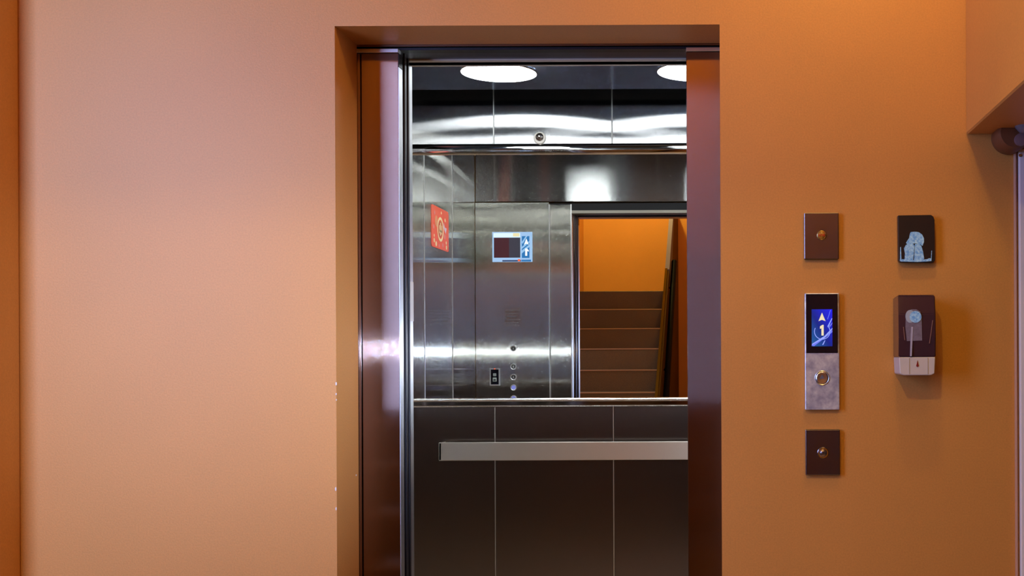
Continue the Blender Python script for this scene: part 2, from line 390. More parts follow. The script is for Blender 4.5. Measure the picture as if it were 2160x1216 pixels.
# mouldings
def prof_strip(name, z0, z1, d, mat):
    n = 10; pts = [(YB + 0.02, z0), (YB + 0.02, z1)]
    for i in range(n + 1):
        t = i / n; pts.append((YB - 0.002 - d * math.sin(PI * t) ** 0.6, z1 + (z0 - z1) * t))
    bm = nbm(); prism(bm, pts, 'x', XLc, XRc); return obj(name, bm, mat, car, smooth=True)
prof_strip('upper_moulding', zm1, zu0, 0.008, M['chrome'])
bm = nbm(); box(bm, XLc, XRc, YB - 0.0035, YB, zl1 + 0.007, zm0 - 0.017); obj('ledge_fascia', bm, plain('dark_chrome', (0.35, 0.32, 0.32), 0.08, 1), car)
bm = nbm()
pts = [(YB + 0.02, zl1), (YB - 0.006, zl1), (YB - 0.008, zl1 + 0.003), (YB - 0.006, zl1 + 0.006), (YB - 0.003, zl1 + 0.008), (YB - 0.003, zm0 - 0.018)]
for i in range(13):
    th = -PI / 2 + PI * i / 12
    pts.append((YB - 0.003 - 0.016 * math.cos(th), zm0 - 0.009 + 0.009 * math.sin(th)))
pts.append((YB + 0.02, zm0))
prism(bm, pts, 'x', XLc, XRc); obj('lower_moulding', bm, M['ledge'], car, smooth=True)

# mirror
bm = nbm(); box(bm, XLc + 0.004, XRc - 0.004, YB, YB + 0.006, zm0, zm1)
mir = obj('mirror', bm, M['mirror']); tag(mir, 'wide wall mirror on the back of the lift car, reflecting stairs and control panel', 'mirror')

# ceiling discs of the car
def disc_light(x, y, label):
    t = thing('ceiling_light', label, 'ceiling light', (x, y, H1), 'round lights in the lift ceiling')
    bm = nbm(); lathe(bm, [(0, -0.004), (0.147, -0.004), (0.152, -0.002), (0.152, 0.0015)], (x, y, H1), (0, 0, 1), 48); obj('diffuser', bm, M['disc'], t, True)
    bm = nbm(); lathe(bm, [(0.1525, -0.0045), (0.158, -0.003), (0.159, 0.0015), (0.1525, 0.0015), (0.1525, -0.0045)], (x, y, H1), (0, 0, 1), 48); obj('rim', bm, M['chrome'], t, True)
    return t
dx1, dx2 = Xp(1057, 4.69), Xp(1390, 4.69) + 0.153
disc_light(dx1, 1.67, 'round white ceiling light glowing fully in view near the middle of the lift ceiling')
disc_light(dx2, 1.67, 'round white ceiling light half cut off by the right door jamb')
disc_light(dx1, 1.155, 'round light nearer the lift doors, seen only as a white patch in the mirror')
disc_light(dx2, 1.155, 'round ceiling light nearest the lift doors on the right side, hidden above the door head')

# handrail
HZ0, HZ1 = Zp(970, 5.07), Zp(931, 5.07)
hx0 = Xp(925, 5.07)
hr = thing('handrail', 'flat brushed steel handrail bar across the dark back wall of the lift car', 'handrail', (hx0, 2.07, HZ0))
bm = nbm(); box(bm, hx0, 0.25, 2.064, 2.076, HZ0, HZ1, 0.003, 2); obj('bar', bm, M['rail'], hr)
bm = nbm(); box(bm, hx0, hx0 + 0.012, 2.064, YB + 0.004, HZ0 + 0.002, HZ1 - 0.002, 0.002); obj('end_return', bm, M['rail'], hr)
bm = nbm(); box(bm, 0.238, 0.25, 2.064, YB + 0.004, HZ0 + 0.002, HZ1 - 0.002, 0.002); obj('end_return', bm, M['rail'], hr)
for x in (-0.9, -0.1):
    bm = nbm(); tube(bm, (x, 2.076, (HZ0 + HZ1) / 2), (x, YB + 0.005, (HZ0 + HZ1) / 2), 0.010); obj('bracket', bm, M['chrome'], hr)

# solid dome put in for a camera's reflection on the upper panel
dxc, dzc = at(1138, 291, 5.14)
cd = thing('reflection_dome', 'small round dome standing in for a reflection at the bottom edge of the upper back wall', 'camera', (dxc, YB, dzc))
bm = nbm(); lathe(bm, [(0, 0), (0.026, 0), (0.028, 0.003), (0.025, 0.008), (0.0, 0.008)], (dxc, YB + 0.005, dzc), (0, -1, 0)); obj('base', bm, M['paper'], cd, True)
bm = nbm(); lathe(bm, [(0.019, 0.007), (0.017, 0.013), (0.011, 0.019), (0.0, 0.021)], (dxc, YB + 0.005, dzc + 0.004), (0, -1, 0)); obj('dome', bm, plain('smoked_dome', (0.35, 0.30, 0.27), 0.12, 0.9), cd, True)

# ------------------------------------------------------------------ car operating panel on the front return (seen in the mirror)
ZV = 6.9
def V(px, py): return Xp(px, ZV), Zp(py, ZV)
x0, z1 = V(1040, 488); x1, z0 = V(1124, 551)
scn = thing('display_screen', 'bright blue lift information screen with arrow and floor number, seen in the mirror', 'screen', ((x0 + x1) / 2, YF, z0))
bm = nbm(); box(bm, x0, x1, YF + 0.001, YF + 0.006, z0, z1, 0.001); obj('bezel', bm, emis('screen_border', (0.42, 0.66, 1.0), 1.0), scn)
def scr(name, a, b, c, d, mat, k=1, par=scn):
    """rectangle in fractions of the screen as the mirror shows it"""
    X0 = x0 + (x1 - x0) * a; X1 = x0 + (x1 - x0) * b; Z0 = z1 - (z1 - z0) * d; Z1 = z1 - (z1 - z0) * c
    bm = nbm(); box(bm, X0, X1, YF + 0.005, YF + 0.006 + 0.0006 * k, Z0, Z1); return obj(name, bm, mat, par)
scr('header_bar', 0.03, 0.70, 0.03, 0.18, emis('screen_pale', (0.75, 0.92, 1.0), 1.2))
scr('header_patch', 0.52, 0.68, 0.04, 0.15, emis('screen_yellow', (1.0, 0.9, 0.5), 1.0), 2)
scr('video_area', 0.04, 0.42, 0.19, 0.86, emis('screen_maroon', (0.10, 0.015, 0.03), 0.6), 2)
scr('video_area', 0.42, 0.70, 0.19, 0.86, emis('screen_slate', (0.07, 0.07, 0.11), 0.6), 2)
scr('floor_strip', 0.74, 0.93, 0.14, 0.87, emis('screen_blue', (0.02, 0.20, 0.55), 1.0), 2)
scr('footer_bar', 0.25, 0.72, 0.94, 0.99, emis('screen_navy', (0.03, 0.07, 0.2), 0.8), 2)
scr('footer_bar', 0.73, 0.97, 0.93, 0.99, bpy.data.materials['screen_blue'], 2)
scr('status_dot', 0.64, 0.70, 0.91, 0.98, emis('screen_red', (1.0, 0.15, 0.05), 1.2), 3)
def scrpoly(name, pts, mat, k=3):
    P = [(x0 + (x1 - x0) * a, z1 - (z1 - z0) * b) for a, b in pts]
    bm = nbm(); prism(bm, P, 'y', YF + 0.005, YF + 0.006 + 0.0006 * k); return obj(name, bm, mat, scn)
sw = emis('screen_white', (0.95, 0.98, 1.0), 1.3); sl = emis('screen_light_streak', (0.35, 0.65, 1.0), 1.0)
scrpoly('light_streak', [(0.74, 0.50), (0.93, 0.30), (0.93, 0.36), (0.74, 0.57)], sl, 3)
scrpoly('light_streak', [(0.74, 0.62), (0.93, 0.42), (0.93, 0.50), (0.74, 0.72)], sl, 3)
scrpoly('light_streak', [(0.74, 0.34), (0.84, 0.14), (0.88, 0.14), (0.76, 0.40)], sl, 3)
scrpoly('arrow', [(0.855, 0.22), (0.915, 0.43), (0.855, 0.39), (0.795, 0.43)], sw, 4)
scrpoly('numeral_one', [(0.825, 0.80), (0.875, 0.80), (0.875, 0.64), (0.915, 0.66), (0.915, 0.62), (0.87, 0.555), (0.825, 0.555)], sw, 4)

bface = plain('button_face', (0.10, 0.10, 0.10), 0.3, 0.5)
blue = emis('button_blue', (0.30, 0.34, 0.95), 0.7)
def panel_button(px, py, lit, label, cat='button'):
    x, z = V(px, py); t = thing('lift_button', label, cat, (x, YF, z), 'round buttons on the car panel')
    bm = nbm(); lathe(bm, [(0.0135, 0), (0.0185, 0), (0.0185, 0.004), (0.0165, 0.006), (0.0135, 0.004)], (x, YF, z), (0, 1, 0)); obj('ring', bm, M['edge'], t, True)
    bm = nbm(); lathe(bm, [(0.0132, 0), (0.0132, 0.003), (0.0, 0.003)], (x, YF, z), (0, 1, 0)); obj('cap', bm, blue if lit else bface, t)
    if not lit:
        bm = nbm(); prism(bm, [(x - 0.004, z - 0.006), (x + 0.004, z - 0.006), (x + 0.0015, z + 0.007), (x - 0.002, z + 0.006)], 'y', YF + 0.0028, YF + 0.0036); obj('mark', bm, M['edge'], t)
    return t
panel_button(1083, 734, 0, 'topmost round steel button of the car panel, on the bright streak in the mirror')
panel_button(1083, 772, 0, 'second round steel button from the top, just under the bright streak')
panel_button(1083, 794, 0, 'third round steel button from the top, level with the key box')
panel_button(1083, 816, 1, 'upper of the two blue lit buttons seen in the mirror above the ledge')
panel_button(1083, 839, 1, 'lower blue lit button, cut by the ledge under the mirror')
bx0, bz1 = V(1033, 775); bx1, bz0 = V(1055, 812)
kb = thing('key_switch_box', 'small framed black key switch box beside the car buttons, seen in the mirror', 'switch', ((bx0 + bx1) / 2, YF, bz0))
bm = nbm(); box(bm, bx0, bx1, YF, YF + 0.008, bz0, bz1, 0.002); obj('frame', bm, M['edge'], kb)
bm = nbm(); box(bm, bx0 + 0.008, bx1 - 0.008, YF + 0.005, YF + 0.0095, bz0 + 0.008, bz1 - 0.008, 0.001); obj('face', bm, M['blackglass'], kb)
bxm = (bx0 + bx1) / 2; bzm = (bz0 + bz1) / 2
bm = nbm(); box(bm, bxm - 0.010, bxm + 0.010, YF + 0.009, YF + 0.013, bzm + 0.004, bzm + 0.022, 0.002); obj('slot', bm, plain('slot_grey', (0.35, 0.40, 0.38), 0.4), kb)
bm = nbm(); box(bm, bxm - 0.012, bxm + 0.012, YF + 0.009, YF + 0.013, bzm - 0.028, bzm - 0.004, 0.002); obj('slot', bm, plain('slot_grey_green', (0.45, 0.5, 0.46), 0.4), kb)
bm = nbm(); box(bm, bxm - 0.007, bxm + 0.007, YF + 0.012, YF + 0.014, bzm - 0.022, bzm - 0.014); obj('key_hole', bm, M['black'], kb)
bm = nbm(); lathe(bm, [(0, 0), (0.004, 0), (0.004, 0.002), (0, 0.003)], (bxm, YF + 0.008, bz1 - 0.004), (0, 1, 0), 12); obj('indicator_lamp', bm, bpy.data.materials['screen_red'], kb)
# added unseen glowing panel right of the doorway, puts the level streak on the steel
rp = thing('added_light_panel', 'added unseen glowing panel right of the lift doorway, making a level white streak on steel', 'added light', (0.27, YF, CZ + 0.035))
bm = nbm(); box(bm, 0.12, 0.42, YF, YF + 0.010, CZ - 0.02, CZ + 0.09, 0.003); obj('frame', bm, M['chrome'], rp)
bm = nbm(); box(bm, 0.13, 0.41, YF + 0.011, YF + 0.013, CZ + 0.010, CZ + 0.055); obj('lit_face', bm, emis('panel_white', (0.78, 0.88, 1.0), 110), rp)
# faint etched notice plate
nx0, nz1 = V(1063, 646); nx1, nz0 = V(1102, 686)
npl = thing('notice_plate', 'faint etched notice plate between the screen and the buttons, seen in the mirror', 'sign', ((nx0 + nx1) / 2, YF, nz0))
bm = nbm(); box(bm, nx0, nx1, YF, YF + 0.0015, nz0, nz1, 0.0005); obj('plate', bm, steel('plate_dull', (0.50, 0.49, 0.46), 0.18, 0.9, 'v', scatter=0.7), npl)
etch = plain('etched_lines', (0.40, 0.40, 0.38), 0.35, 1)
for i in range(5):
    zz = nz1 - 0.018 - i * 0.019
    bm = nbm(); box(bm, nx0 + 0.012, nx1 - 0.012 - 0.01 * (i % 3), YF + 0.0012, YF + 0.002, zz - 0.003, zz); obj('etched_line', bm, etch, npl)

# red poster on the left side wall
P0, P1 = 1.055, 1.42              # y range
zt, zb = CZ + 0.785, CZ + 0.566
po = thing('poster', 'red poster with a gold ring emblem on the lift side wall, seen in the mirror', 'poster', (XLc, (P0 + P1) / 2, zb))
def rr(y0, y1, z0, z1, r, n=6):
    pts = []
    for cy, cz, a in ((y1 - r, z1 - r, 0), (y0 + r, z1 - r, PI / 2), (y0 + r, z0 + r, PI), (y1 - r, z0 + r, 1.5 * PI)):
        for i in range(n + 1):
            th = a + PI / 2 * i / n; pts.append((cy + r * math.cos(th), cz + r * math.sin(th)))
    return pts
bm = nbm(); prism(bm, rr(P0, P1, zb, zt, 0.02), 'x', XLc, XLc + 0.002); obj('sheet', bm, M['red'], po)
pc, pz = (P0 + P1) / 2 + 0.0, (zt + zb) / 2 - 0.004
bm = nbm(); annulus(bm, pc, pz, 0.051, 0.065, 'x', XLc + 0.0015, XLc + 0.003); obj('gold_ring', bm, M['gold'], po)
bm = nbm(); prism(bm, ring_pts(pc, pz, 0.044), 'x', XLc + 0.0015, XLc + 0.0026); obj('ring_field', bm, plain('poster_dark_red', (0.60, 0.10, 0.03), 0.4), po)
for k, pts in enumerate([[(-.028, .02), (-.018, .024), (-.018, -.026), (-.028, -.022)], [(-.008, .034), (.006, .036), (.006, -.034), (-.008, -.03)],
                         [(.016, .022), (.028, .018), (.028, -.024), (.016, -.02)], [(-.026, -.006), (.026, -.002), (.026, -.012), (-.026, -.016)]]):
    bm = nbm(); prism(bm, [(pc + a, pz + b) for a, b in pts], 'x', XLc + 0.002, XLc + 0.0034); obj('emblem_stroke', bm, M['gold'], po)
for (a, b, r, mm) in ((-.13, -.07, .012, 'gold'), (.10, .06, .010, 'gold'), (-.12, .075, .012, 'pink'), (.13, -.085, .012, 'gold'), (.125, -.06, .009, 'gold'), (.09, -.03, .014, 'pink'),
                      (-.09, -.085, .014, 'gold'), (-.03, -.09, .010, 'pink'), (.05, -.08, .012, 'pink'), (-.13, -.045, .008, 'gold'), (.02, .09, .008, 'gold'), (-.14, .0, .012, 'pink')):
    bm = nbm(); prism(bm, ring_pts(pc - a, pz + b, r, 16), 'x', XLc + 0.0015, XLc + 0.0028); obj('dot', bm, M[mm], po)
# lantern shape left of the ring, ribbon right of it (as the mirror shows them)
bm = nbm(); prism(bm, ring_pts(pc + 0.085, pz + 0.035, 0.028, 24, 0.030), 'x', XLc + 0.0015, XLc + 0.0028); obj('lantern', bm, plain('poster_orange', (0.85, 0.30, 0.12), 0.4), po)
bm = nbm(); prism(bm, [(pc - 0.07, pz + 0.045), (pc - 0.095, pz + 0.020), (pc - 0.135, pz + 0.02), (pc - 0.115, pz - 0.012), (pc - 0.085, pz + 0.004), (pc - 0.066, pz + 0.015)], 'x', XLc + 0.0015, XLc + 0.0028)
obj('ribbon', bm, plain('poster_lilac', (0.80, 0.50, 0.55), 0.4), po)

# white label on the car jamb
lz1, lz0 = Zp(592, 3.37), Zp(675, 3.37)
bm = nbm(); box(bm, CJ, CJ + 0.0015, CY0 + 0.004, YF - 0.006, lz0, lz1); st = obj('sticker', bm, M['paper'])
tag(st, 'narrow white paper label on the shiny car jamb at the left of the doorway', 'label')

# ------------------------------------------------------------------ hall plates
def plate_box(px0, py0, px1, py1, t=0.014, bev=0.0015):
    xa, za = at(px0, py0, 3.0 - t); xb, zb_ = at(px1, py1, 3.0 - t)
    return xa, xb, zb_, za, -t
def wallplate(name, label, cat, r, t, mat, part='plate'):
    xa, xb, za, zb_, y = plate_box(*r, t)
    o = thing(name, label, cat, ((xa + xb) / 2, 0, za))
    bm = nbm(); box(bm, xa, xb, -t, -0.0005, za, zb_, 0.0018, 2); obj(part, bm, mat, o)
    return o, xa, xb, za, zb_
# fire button plate
fp, xa, xb, za, zb_ = wallplate('fire_switch_plate', 'topmost steel plate right of the lift, with a round amber fire button', 'switch plate', (1696, 449, 1769.5, 547), 0.014, M['plate_dark'])
bx, bz = at(1733, 497, 2.986)
bm = nbm(); lathe(bm, [(0.0095, 0), (0.0125, 0), (0.0125, 0.002), (0.0110, 0.003), (0.0095, 0.002)], (bx, -0.014, bz), (0, -1, 0)); obj('button_ring', bm, plain('brass_ring', (0.6, 0.45, 0.2), 0.25, 1), fp, True)
bm = nbm(); lathe(bm, [(0.0105, 0), (0.0105, 0.0015), (0.0085, 0.004), (0.004, 0.0056), (0, 0.006)], (bx, -0.014, bz), (0, -1, 0))
obj('amber_button', bm, plain('amber_cap', (0.36, 0.16, 0.02), 0.12, 0, 0.5, 0.5), fp, True)
redm = plain('red_glyph', (0.5, 0.02, 0.01), 0.4)
for i, g in enumerate(([(-.0075, .002), (-.0052, .002), (-.0052, -.003), (-.0075, -.003)], [(-.004, .003), (-.0028, .003), (-.0028, -.003), (-.004, -.003)],
                       [(-.0028, .003), (0, .003), (0, .0018), (-.0028, .0018)], [(0, .003), (.0012, .003), (.0012, -.003), (0, -.003)],
                       [(.003, .003), (.0044, .003), (.0044, -.003), (.003, -.003)], [(.0044, .003), (.0072, -.001), (.0072, -.003), (.0044, .0008)], [(.0064, .003), (.0076, .003), (.0076, -.003), (.0064, -.003)])):
    bm = nbm(); prism(bm, [(bx + a, bz + b) for a, b in g], 'y', -0.0185, -0.0203); obj('red_lettering', bm, redm, fp)
# hall call station
hs, xa, xb, za, zb_ = wallplate('hall_call_station', 'tall steel call station with lit blue floor display and up button, right of the lift', 'call station', (1697.5, 619, 1771, 865), 0.016, M['station'])
ga = at(1700.5, 621, 2.98); gb = at(1767.5, 745, 2.98)
bm = nbm(); box(bm, ga[0], gb[0], -0.0185, -0.014, gb[1], ga[1], 0.0008); obj('display_glass', bm, M['blackglass'], hs)
da = at(1712, 653, 2.98); db = at(1756, 731, 2.98)
DX0, DX1, DZ1, DZ0 = da[0], db[0], da[1], db[1]
m, nt, b = new_mat('display_blue_gradient')
tc = nt.nodes.new('ShaderNodeTexCoord'); sp = nt.nodes.new('ShaderNodeSeparateXYZ'); nt.links.new(tc.outputs['Generated'], sp.inputs[0])
ad = nt.nodes.new('ShaderNodeMath'); ad.operation = 'ADD'; mu = nt.nodes.new('ShaderNodeMath'); mu.operation = 'MULTIPLY'; mu.inputs[1].default_value = 0.5
nt.links.new(sp.outputs[0], ad.inputs[0]); nt.links.new(sp.outputs[2], ad.inputs[1]); nt.links.new(ad.outputs[0], mu.inputs[0])
cr = nt.nodes.new('ShaderNodeValToRGB'); cr.color_ramp.elements[0].color = (0.01, 0.10, 0.30, 1); cr.color_ramp.elements[1].color = (0.008, 0.01, 0.75, 1)
e = cr.color_ramp.elements.new(0.45); e.color = (0.0, 0.012, 0.20, 1)
nt.links.new(mu.outputs[0], cr.inputs[0]); nt.links.new(cr.outputs[0], b.inputs['Emission Color']); b.inputs['Emission Strength'].default_value = 1.2
b.inputs['Base Color'].default_value = (0, 0, 0.02, 1)
M['dblue'] = m
bm = nbm(); box(bm, DX0, DX1, -0.0192, -0.018, DZ0, DZ1); scrn = obj('screen', bm, M['dblue'], hs)
def D(a, b): return (DX0 + (DX1 - DX0) * a, DZ1 - (DZ1 - DZ0) * b)
def dpoly(name, pts, mat, k):
    bm = nbm(); prism(bm, [D(a, b) for a, b in pts], 'y', -0.0191, -0.0194 - 0.0003 * k); return obj(name, bm, mat, scrn)
st1 = emis('display_streak', (0.16, 0.20, 0.95), 1.0); st2 = emis('display_ring', (0.30, 0.38, 1.0), 1.1); cream = emis('display_cream', (1.0, 0.84, 0.52), 0.95)
dpoly('streak', [(0.02, 0.98), (1.0, 0.56), (1.0, 0.62), (0.10, 1.0)], st1, 1)
dpoly('streak', [(0.0, 0.95), (0.45, 0.78), (0.50, 0.80), (0.0, 0.99)], st1, 1)
dpoly('streak', [(0.02, 0.93), (0.62, 0.72), (1.0, 0.50), (1.0, 0.54), (0.62, 0.78), (0.02, 0.96)], st2, 2)
dpoly('streak', [(0.76, 0.46), (0.97, 0.24), (1.0, 0.25), (0.80, 0.50)], st2, 1)
dpoly('streak', [(0.76, 0.26), (0.90, 0.02), (0.93, 0.02), (0.78, 0.28)], st1, 1)
dpoly('streak', [(0.84, 0.46), (1.0, 0.35), (1.0, 0.39), (0.86, 0.5)], st1, 1)
dpoly('streak', [(0.50, 0.96), (0.62, 0.84), (0.66, 0.84), (0.56, 0.96)], st2, 1)
cx, cz = D(0.51, 0.60)
bm = nbm(); annulus(bm, cx, cz, 0.0195, 0.0212, 'y', -0.0191, -0.0200, 48, -1.15 * PI, 0.18 * PI); obj('ring', bm, st2, scrn)
dpoly('arrow', [(0.50, 0.09), (0.67, 0.32), (0.50, 0.285), (0.33, 0.32)], cream, 3)
dpoly('numeral_one', [(0.40, 0.46), (0.46, 0.44), (0.52, 0.42), (0.58, 0.42), (0.58, 0.71), (0.47, 0.71), (0.47, 0.515), (0.40, 0.53)], cream, 3)
bx, bz = at(1734, 798, 2.984)
bm = nbm(); lathe(bm, [(0.0165, 0), (0.0195, 0), (0.0195, 0.0015), (0.018, 0.0026), (0.0165, 0.0015)], (bx, -0.016, bz), (0, -1, 0), 40); obj('button_ring', bm, M['edge'], hs, True)
bm = nbm(); lathe(bm, [(0.0162, 0), (0.0162, 0.001), (0.014, 0.002), (0, 0.0012)], (bx, -0.016, bz), (0, -1, 0), 40); ub = obj('up_button', bm, plain('button_steel', (0.62, 0.62, 0.66), 0.28, 1), hs)
bm = nbm(); prism(bm, [(bx, bz + 0.009), (bx + 0.007, bz - 0.002), (bx - 0.007, bz - 0.002)], 'y', -0.0172, -0.0182); obj('arrow_mark', bm, plain('dark_mark', (0.12, 0.12, 0.16), 0.4), ub)
# key switch plate
kp, xa, xb, za, zb_ = wallplate('key_switch_plate', 'lowest steel plate right of the lift, with a key lock in its centre', 'switch plate', (1699, 907, 1772, 1003), 0.014, M['plate_dark'])
bx, bz = at(1736, 956, 2.986)
bm = nbm(); lathe(bm, [(0, 0.001), (0.008, 0.001), (0.0105, 0.003), (0.0135, 0.003), (0.0150, 0.0)], (bx, -0.014, bz), (0, -1, 0), 32); obj('lock_rim', bm, M['chrome'], kp, True)
bm = nbm(); lathe(bm, [(0.007, 0.001), (0.007, 0.006), (0.0055, 0.0068), (0, 0.0068)], (bx, -0.014, bz), (0, -1, 0), 24); obj('lock_barrel', bm, M['plate'], kp, True)
bm = nbm(); box(bm, bx - 0.001, bx + 0.001, -0.0215, -0.0205, bz - 0.004, bz + 0.004); obj('key_slot', bm, M['black'], kp)

# ------------------------------------------------------------------ black holder with glue residue (upper right)
m, nt, b = new_mat('glue_residue')
n = noise(nt, 160, 4, 0.7); cr = nt.nodes.new('ShaderNodeValToRGB')
cr.color_ramp.elements[0].position = 0.35; cr.color_ramp.elements[0].color = (0.10, 0.36, 0.80, 1); cr.color_ramp.elements[1].position = 0.62; cr.color_ramp.elements[1].color = (0.46, 0.78, 1.0, 1)
nt.links.new(n.outputs[0], cr.inputs[0]); nt.links.new(cr.outputs[0], b.inputs['Base Color']); b.inputs['Roughness'].default_value = 0.6
M['glue'] = m
T = 0.022
def hp(px, py, t=T): return at(px, py, 3.0 - t)
hd = thing('wall_holder', 'small black plastic wall holder smeared with pale blue glue, above the dispenser', 'holder', (hp(1933, 555)[0], 0, hp(1933, 555)[1]))
out = [(1894.5, 454.5), (1964, 453.5), (1969, 457), (1971.5, 464), (1972.5, 550), (1968, 554.5), (1899, 553.5), (1895.5, 550)]
bm = nbm(); prism(bm, [hp(*p) for p in out], 'y', -T, -0.0005); bmesh.ops.bevel(bm, geom=bm.edges[:], offset=0.0012, segments=1, affect='EDGES')
obj('body', bm, plain('black_plastic_matte', (0.018, 0.011, 0.011), 0.35), hd)
def blob(name, pts, t0, t1, mat, par):
    bm = nbm(); prism(bm, [hp(px, py, t1) for px, py in pts], 'y', -t1, -t0); return obj(name, bm, mat, par)
blob('glue_smear', [(1921, 490), (1929, 489), (1938, 490), (1945, 495), (1949, 503), (1949, 511), (1946, 519), (1941, 516), (1932, 514), (1922, 514), (1915, 516), (1911, 513), (1914, 508), (1918, 502), (1919, 495)], T - 0.002, T + 0.0012, M['glue'], hd)
blob('glue_smear', [(1911, 517), (1918, 513), (1926, 514), (1929, 519), (1928, 531), (1926, 549), (1908, 549), (1909, 535), (1907, 524)], T - 0.002, T + 0.0018, M['glue'], hd)
blob('glue_smear', [(1930, 515), (1939, 515), (1944, 520), (1947, 531), (1949.5, 546), (1944, 550), (1928, 550), (1929, 534)], T - 0.002, T + 0.0015, M['glue'], hd)
blob('glue_line', [(1897.5, 549), (1903, 547), (1916, 549), (1930, 549), (1946, 548), (1956, 547), (1960, 545), (1965, 546), (1965, 551), (1955, 552), (1936, 553), (1900, 552)], T - 0.002, T + 0.0021, M['glue'], hd)
blob('glue_streak', [(1899, 522), (1900.5, 521), (1901.5, 547), (1898.5, 549)], T - 0.002, T + 0.0014, M['glue'], hd)
blob('glue_streak', [(1965, 529), (1966, 529), (1965, 546), (1963.8, 546)], T - 0.002, T + 0.0014, M['glue'], hd)

# ------------------------------------------------------------------ soap / sanitiser dispenser
TD = 0.095
def dp(px, py, t=TD): return at(px, py, 3.0 - t)
xa, zt_ = dp(1895, 622); xb, zb_ = dp(1974, 792); zmid = dp(1930, 754)[1]
ds = thing('soap_dispenser', 'dark wall soap dispenser with a pale lower cap and red drop mark', 'dispenser', ((xa + xb) / 2, 0, zb_))
# body: profile in (y,z), shoulders tapering towards the wall
pr = [(-0.001, zt_ - 0.004), (-0.001, zmid), (-TD, zmid), (-TD - 0.004, zmid + 0.05), (-TD - 0.002, zt_ - 0.05), (-TD + 0.006, zt_ - 0.004), (-TD + 0.014, zt_)]
bm = nbm(); prism(bm, pr, 'x', xa, xb); bmesh.ops.bevel(bm, geom=bm.edges[:], offset=0.0025, segments=2, affect='EDGES')
dbody = obj('body', bm, plain('dark_purple_plastic', (0.055, 0.022, 0.030), 0.22, 0, 0.5, 0.3), ds)
ww = xb - xa
pr = [(xa + 0.001, zmid), (xb - 0.001, zmid), (xb - 0.003, zb_ + 0.004), (xb - 0.012, zb_), (xa + 0.012, zb_), (xa + 0.003, zb_ + 0.004)]
bm = nbm(); prism(bm, pr, 'y', -TD - 0.001, -0.001); bmesh.ops.bevel(bm, geom=bm.edges[:], offset=0.0018, segments=1, affect='EDGES')
obj('lower_cap', bm, M['white'], ds, label='pale plastic lower cap')
for fx in (0.28, 0.78):
    xx = xa + ww * fx
    bm = nbm(); box(bm, xx - 0.0006, xx + 0.0006, -TD - 0.0022, -TD, zb_ + 0.003, zmid - 0.002); obj('cap_ridge', bm, plain('cap_shadow_line', (0.45, 0.38, 0.36), 0.5), ds)
dx, dz = dp(1935, 769); 
pts = [(dx, dz + 0.010)] + [(dx + 0.0032 * math.cos(a), dz - 0.003 + 0.0036 * math.sin(a)) for a in [PI * (0.25 - 1.5 * i / 14) for i in range(15)]]
bm = nbm(); prism(bm, pts, 'y', -TD - 0.0024, -TD); obj('drop_mark', bm, plain('drop_red', (0.25, 0.02, 0.02), 0.4), ds)
m, nt, b = new_mat('faded_label_film')
n = noise(nt, 90, 4, 0.7); cr = nt.nodes.new('ShaderNodeValToRGB')
cr.color_ramp.elements[0].color = (0.10, 0.07, 0.09, 1); cr.color_ramp.elements[1].color = (0.30, 0.26, 0.34, 1)
nt.links.new(n.outputs[0], cr.inputs[0]); nt.links.new(cr.outputs[0], b.inputs['Base Color']); b.inputs['Roughness'].default_value = 0.4
def dblob(name, pts, k, mat):
    bm = nbm(); prism(bm, [dp(px, py, TD + 0.004) for px, py in pts], 'y', -TD - 0.0045 - k * 0.0006, -TD + 0.002); return obj(name, bm, mat, ds)
dblob('label_film', [(1911, 664), (1915, 657), (1923, 653), (1933, 653), (1941, 658), (1944, 668), (1945, 719), (1913, 720), (1910, 690)], 0, m)
cx, cz = dp(1931, 669, TD + 0.004)
bm = nbm(); prism(bm, ring_pts(cx, cz, 0.0150, 28, 0.0150), 'y', -TD - 0.0058, -TD); obj('round_sticker', bm, M['glue'], ds)
cx, cz = dp(1920, 668, TD + 0.004)
bm = nbm(); prism(bm, ring_pts(cx, cz, 0.0120, 24, 0.0165), 'y', -TD - 0.0053, -TD); obj('glue_patch', bm, plain('glue_grey', (0.38, 0.44, 0.52), 0.5), ds)
dblob('pale_drip', [(1922, 690), (1926, 690), (1924.5, 720), (1923, 752), (1920, 752), (1920.5, 720)], 1.5, plain('drip_pale', (0.45, 0.42, 0.52), 0.4))
dblob('side_groove', [(1967, 676), (1968, 676), (1961, 725), (1960, 725)], 0.5, plain('groove_pale', (0.35, 0.18, 0.14), 0.4))
dblob('side_groove', [(1905, 690), (1906, 690), (1909, 718), (1908, 718)], 0.5, bpy.data.materials['groove_pale'])

# ------------------------------------------------------------------ right edge: white door in the hall wall and the round fitting over it
ex = at(2142, 700, 3.0)[0]
bm = nbm(); box(bm, ex - 0.004, ex + 0.002, -0.012, 0.0, 0, LZ - 0.03, 0.002, 2)
o = struct('trim_1', bm, plain('door_stop_beige', (0.55, 0.30, 0.20), 0.5)); o['label'] = 'narrow beige strip at the edge of the white door'
x_, z_ = at(2144, 316, 3.0)
d1 = bpy.data.objects.new('door_1', None); C.objects.link(d1); d1['kind'] = 'structure'
bm = nbm(); box(bm, x_ + 0.002, x_ + 0.9, -0.02, -0.001, 0, z_, 0.003, 2); obj('door_leaf', bm, plain('door_lilac_white', (0.78, 0.72, 0.74), 0.4), d1)
bm = nbm(); lathe(bm, [(0, 0), (0.0045, 0), (0.004, 0.002), (0, 0.003)], (at(2148, 331, 3)[0], -0.02, at(2148, 331, 3)[1]), (0, -1, 0), 12); obj('screw_head', bm, M['chrome'], d1, True)
fx, fz = at(2145, 277, 2.9)
wf = thing('wall_lamp', 'round brown and grey fitting over the white door at the right edge', 'wall lamp', (fx, 0, fz))
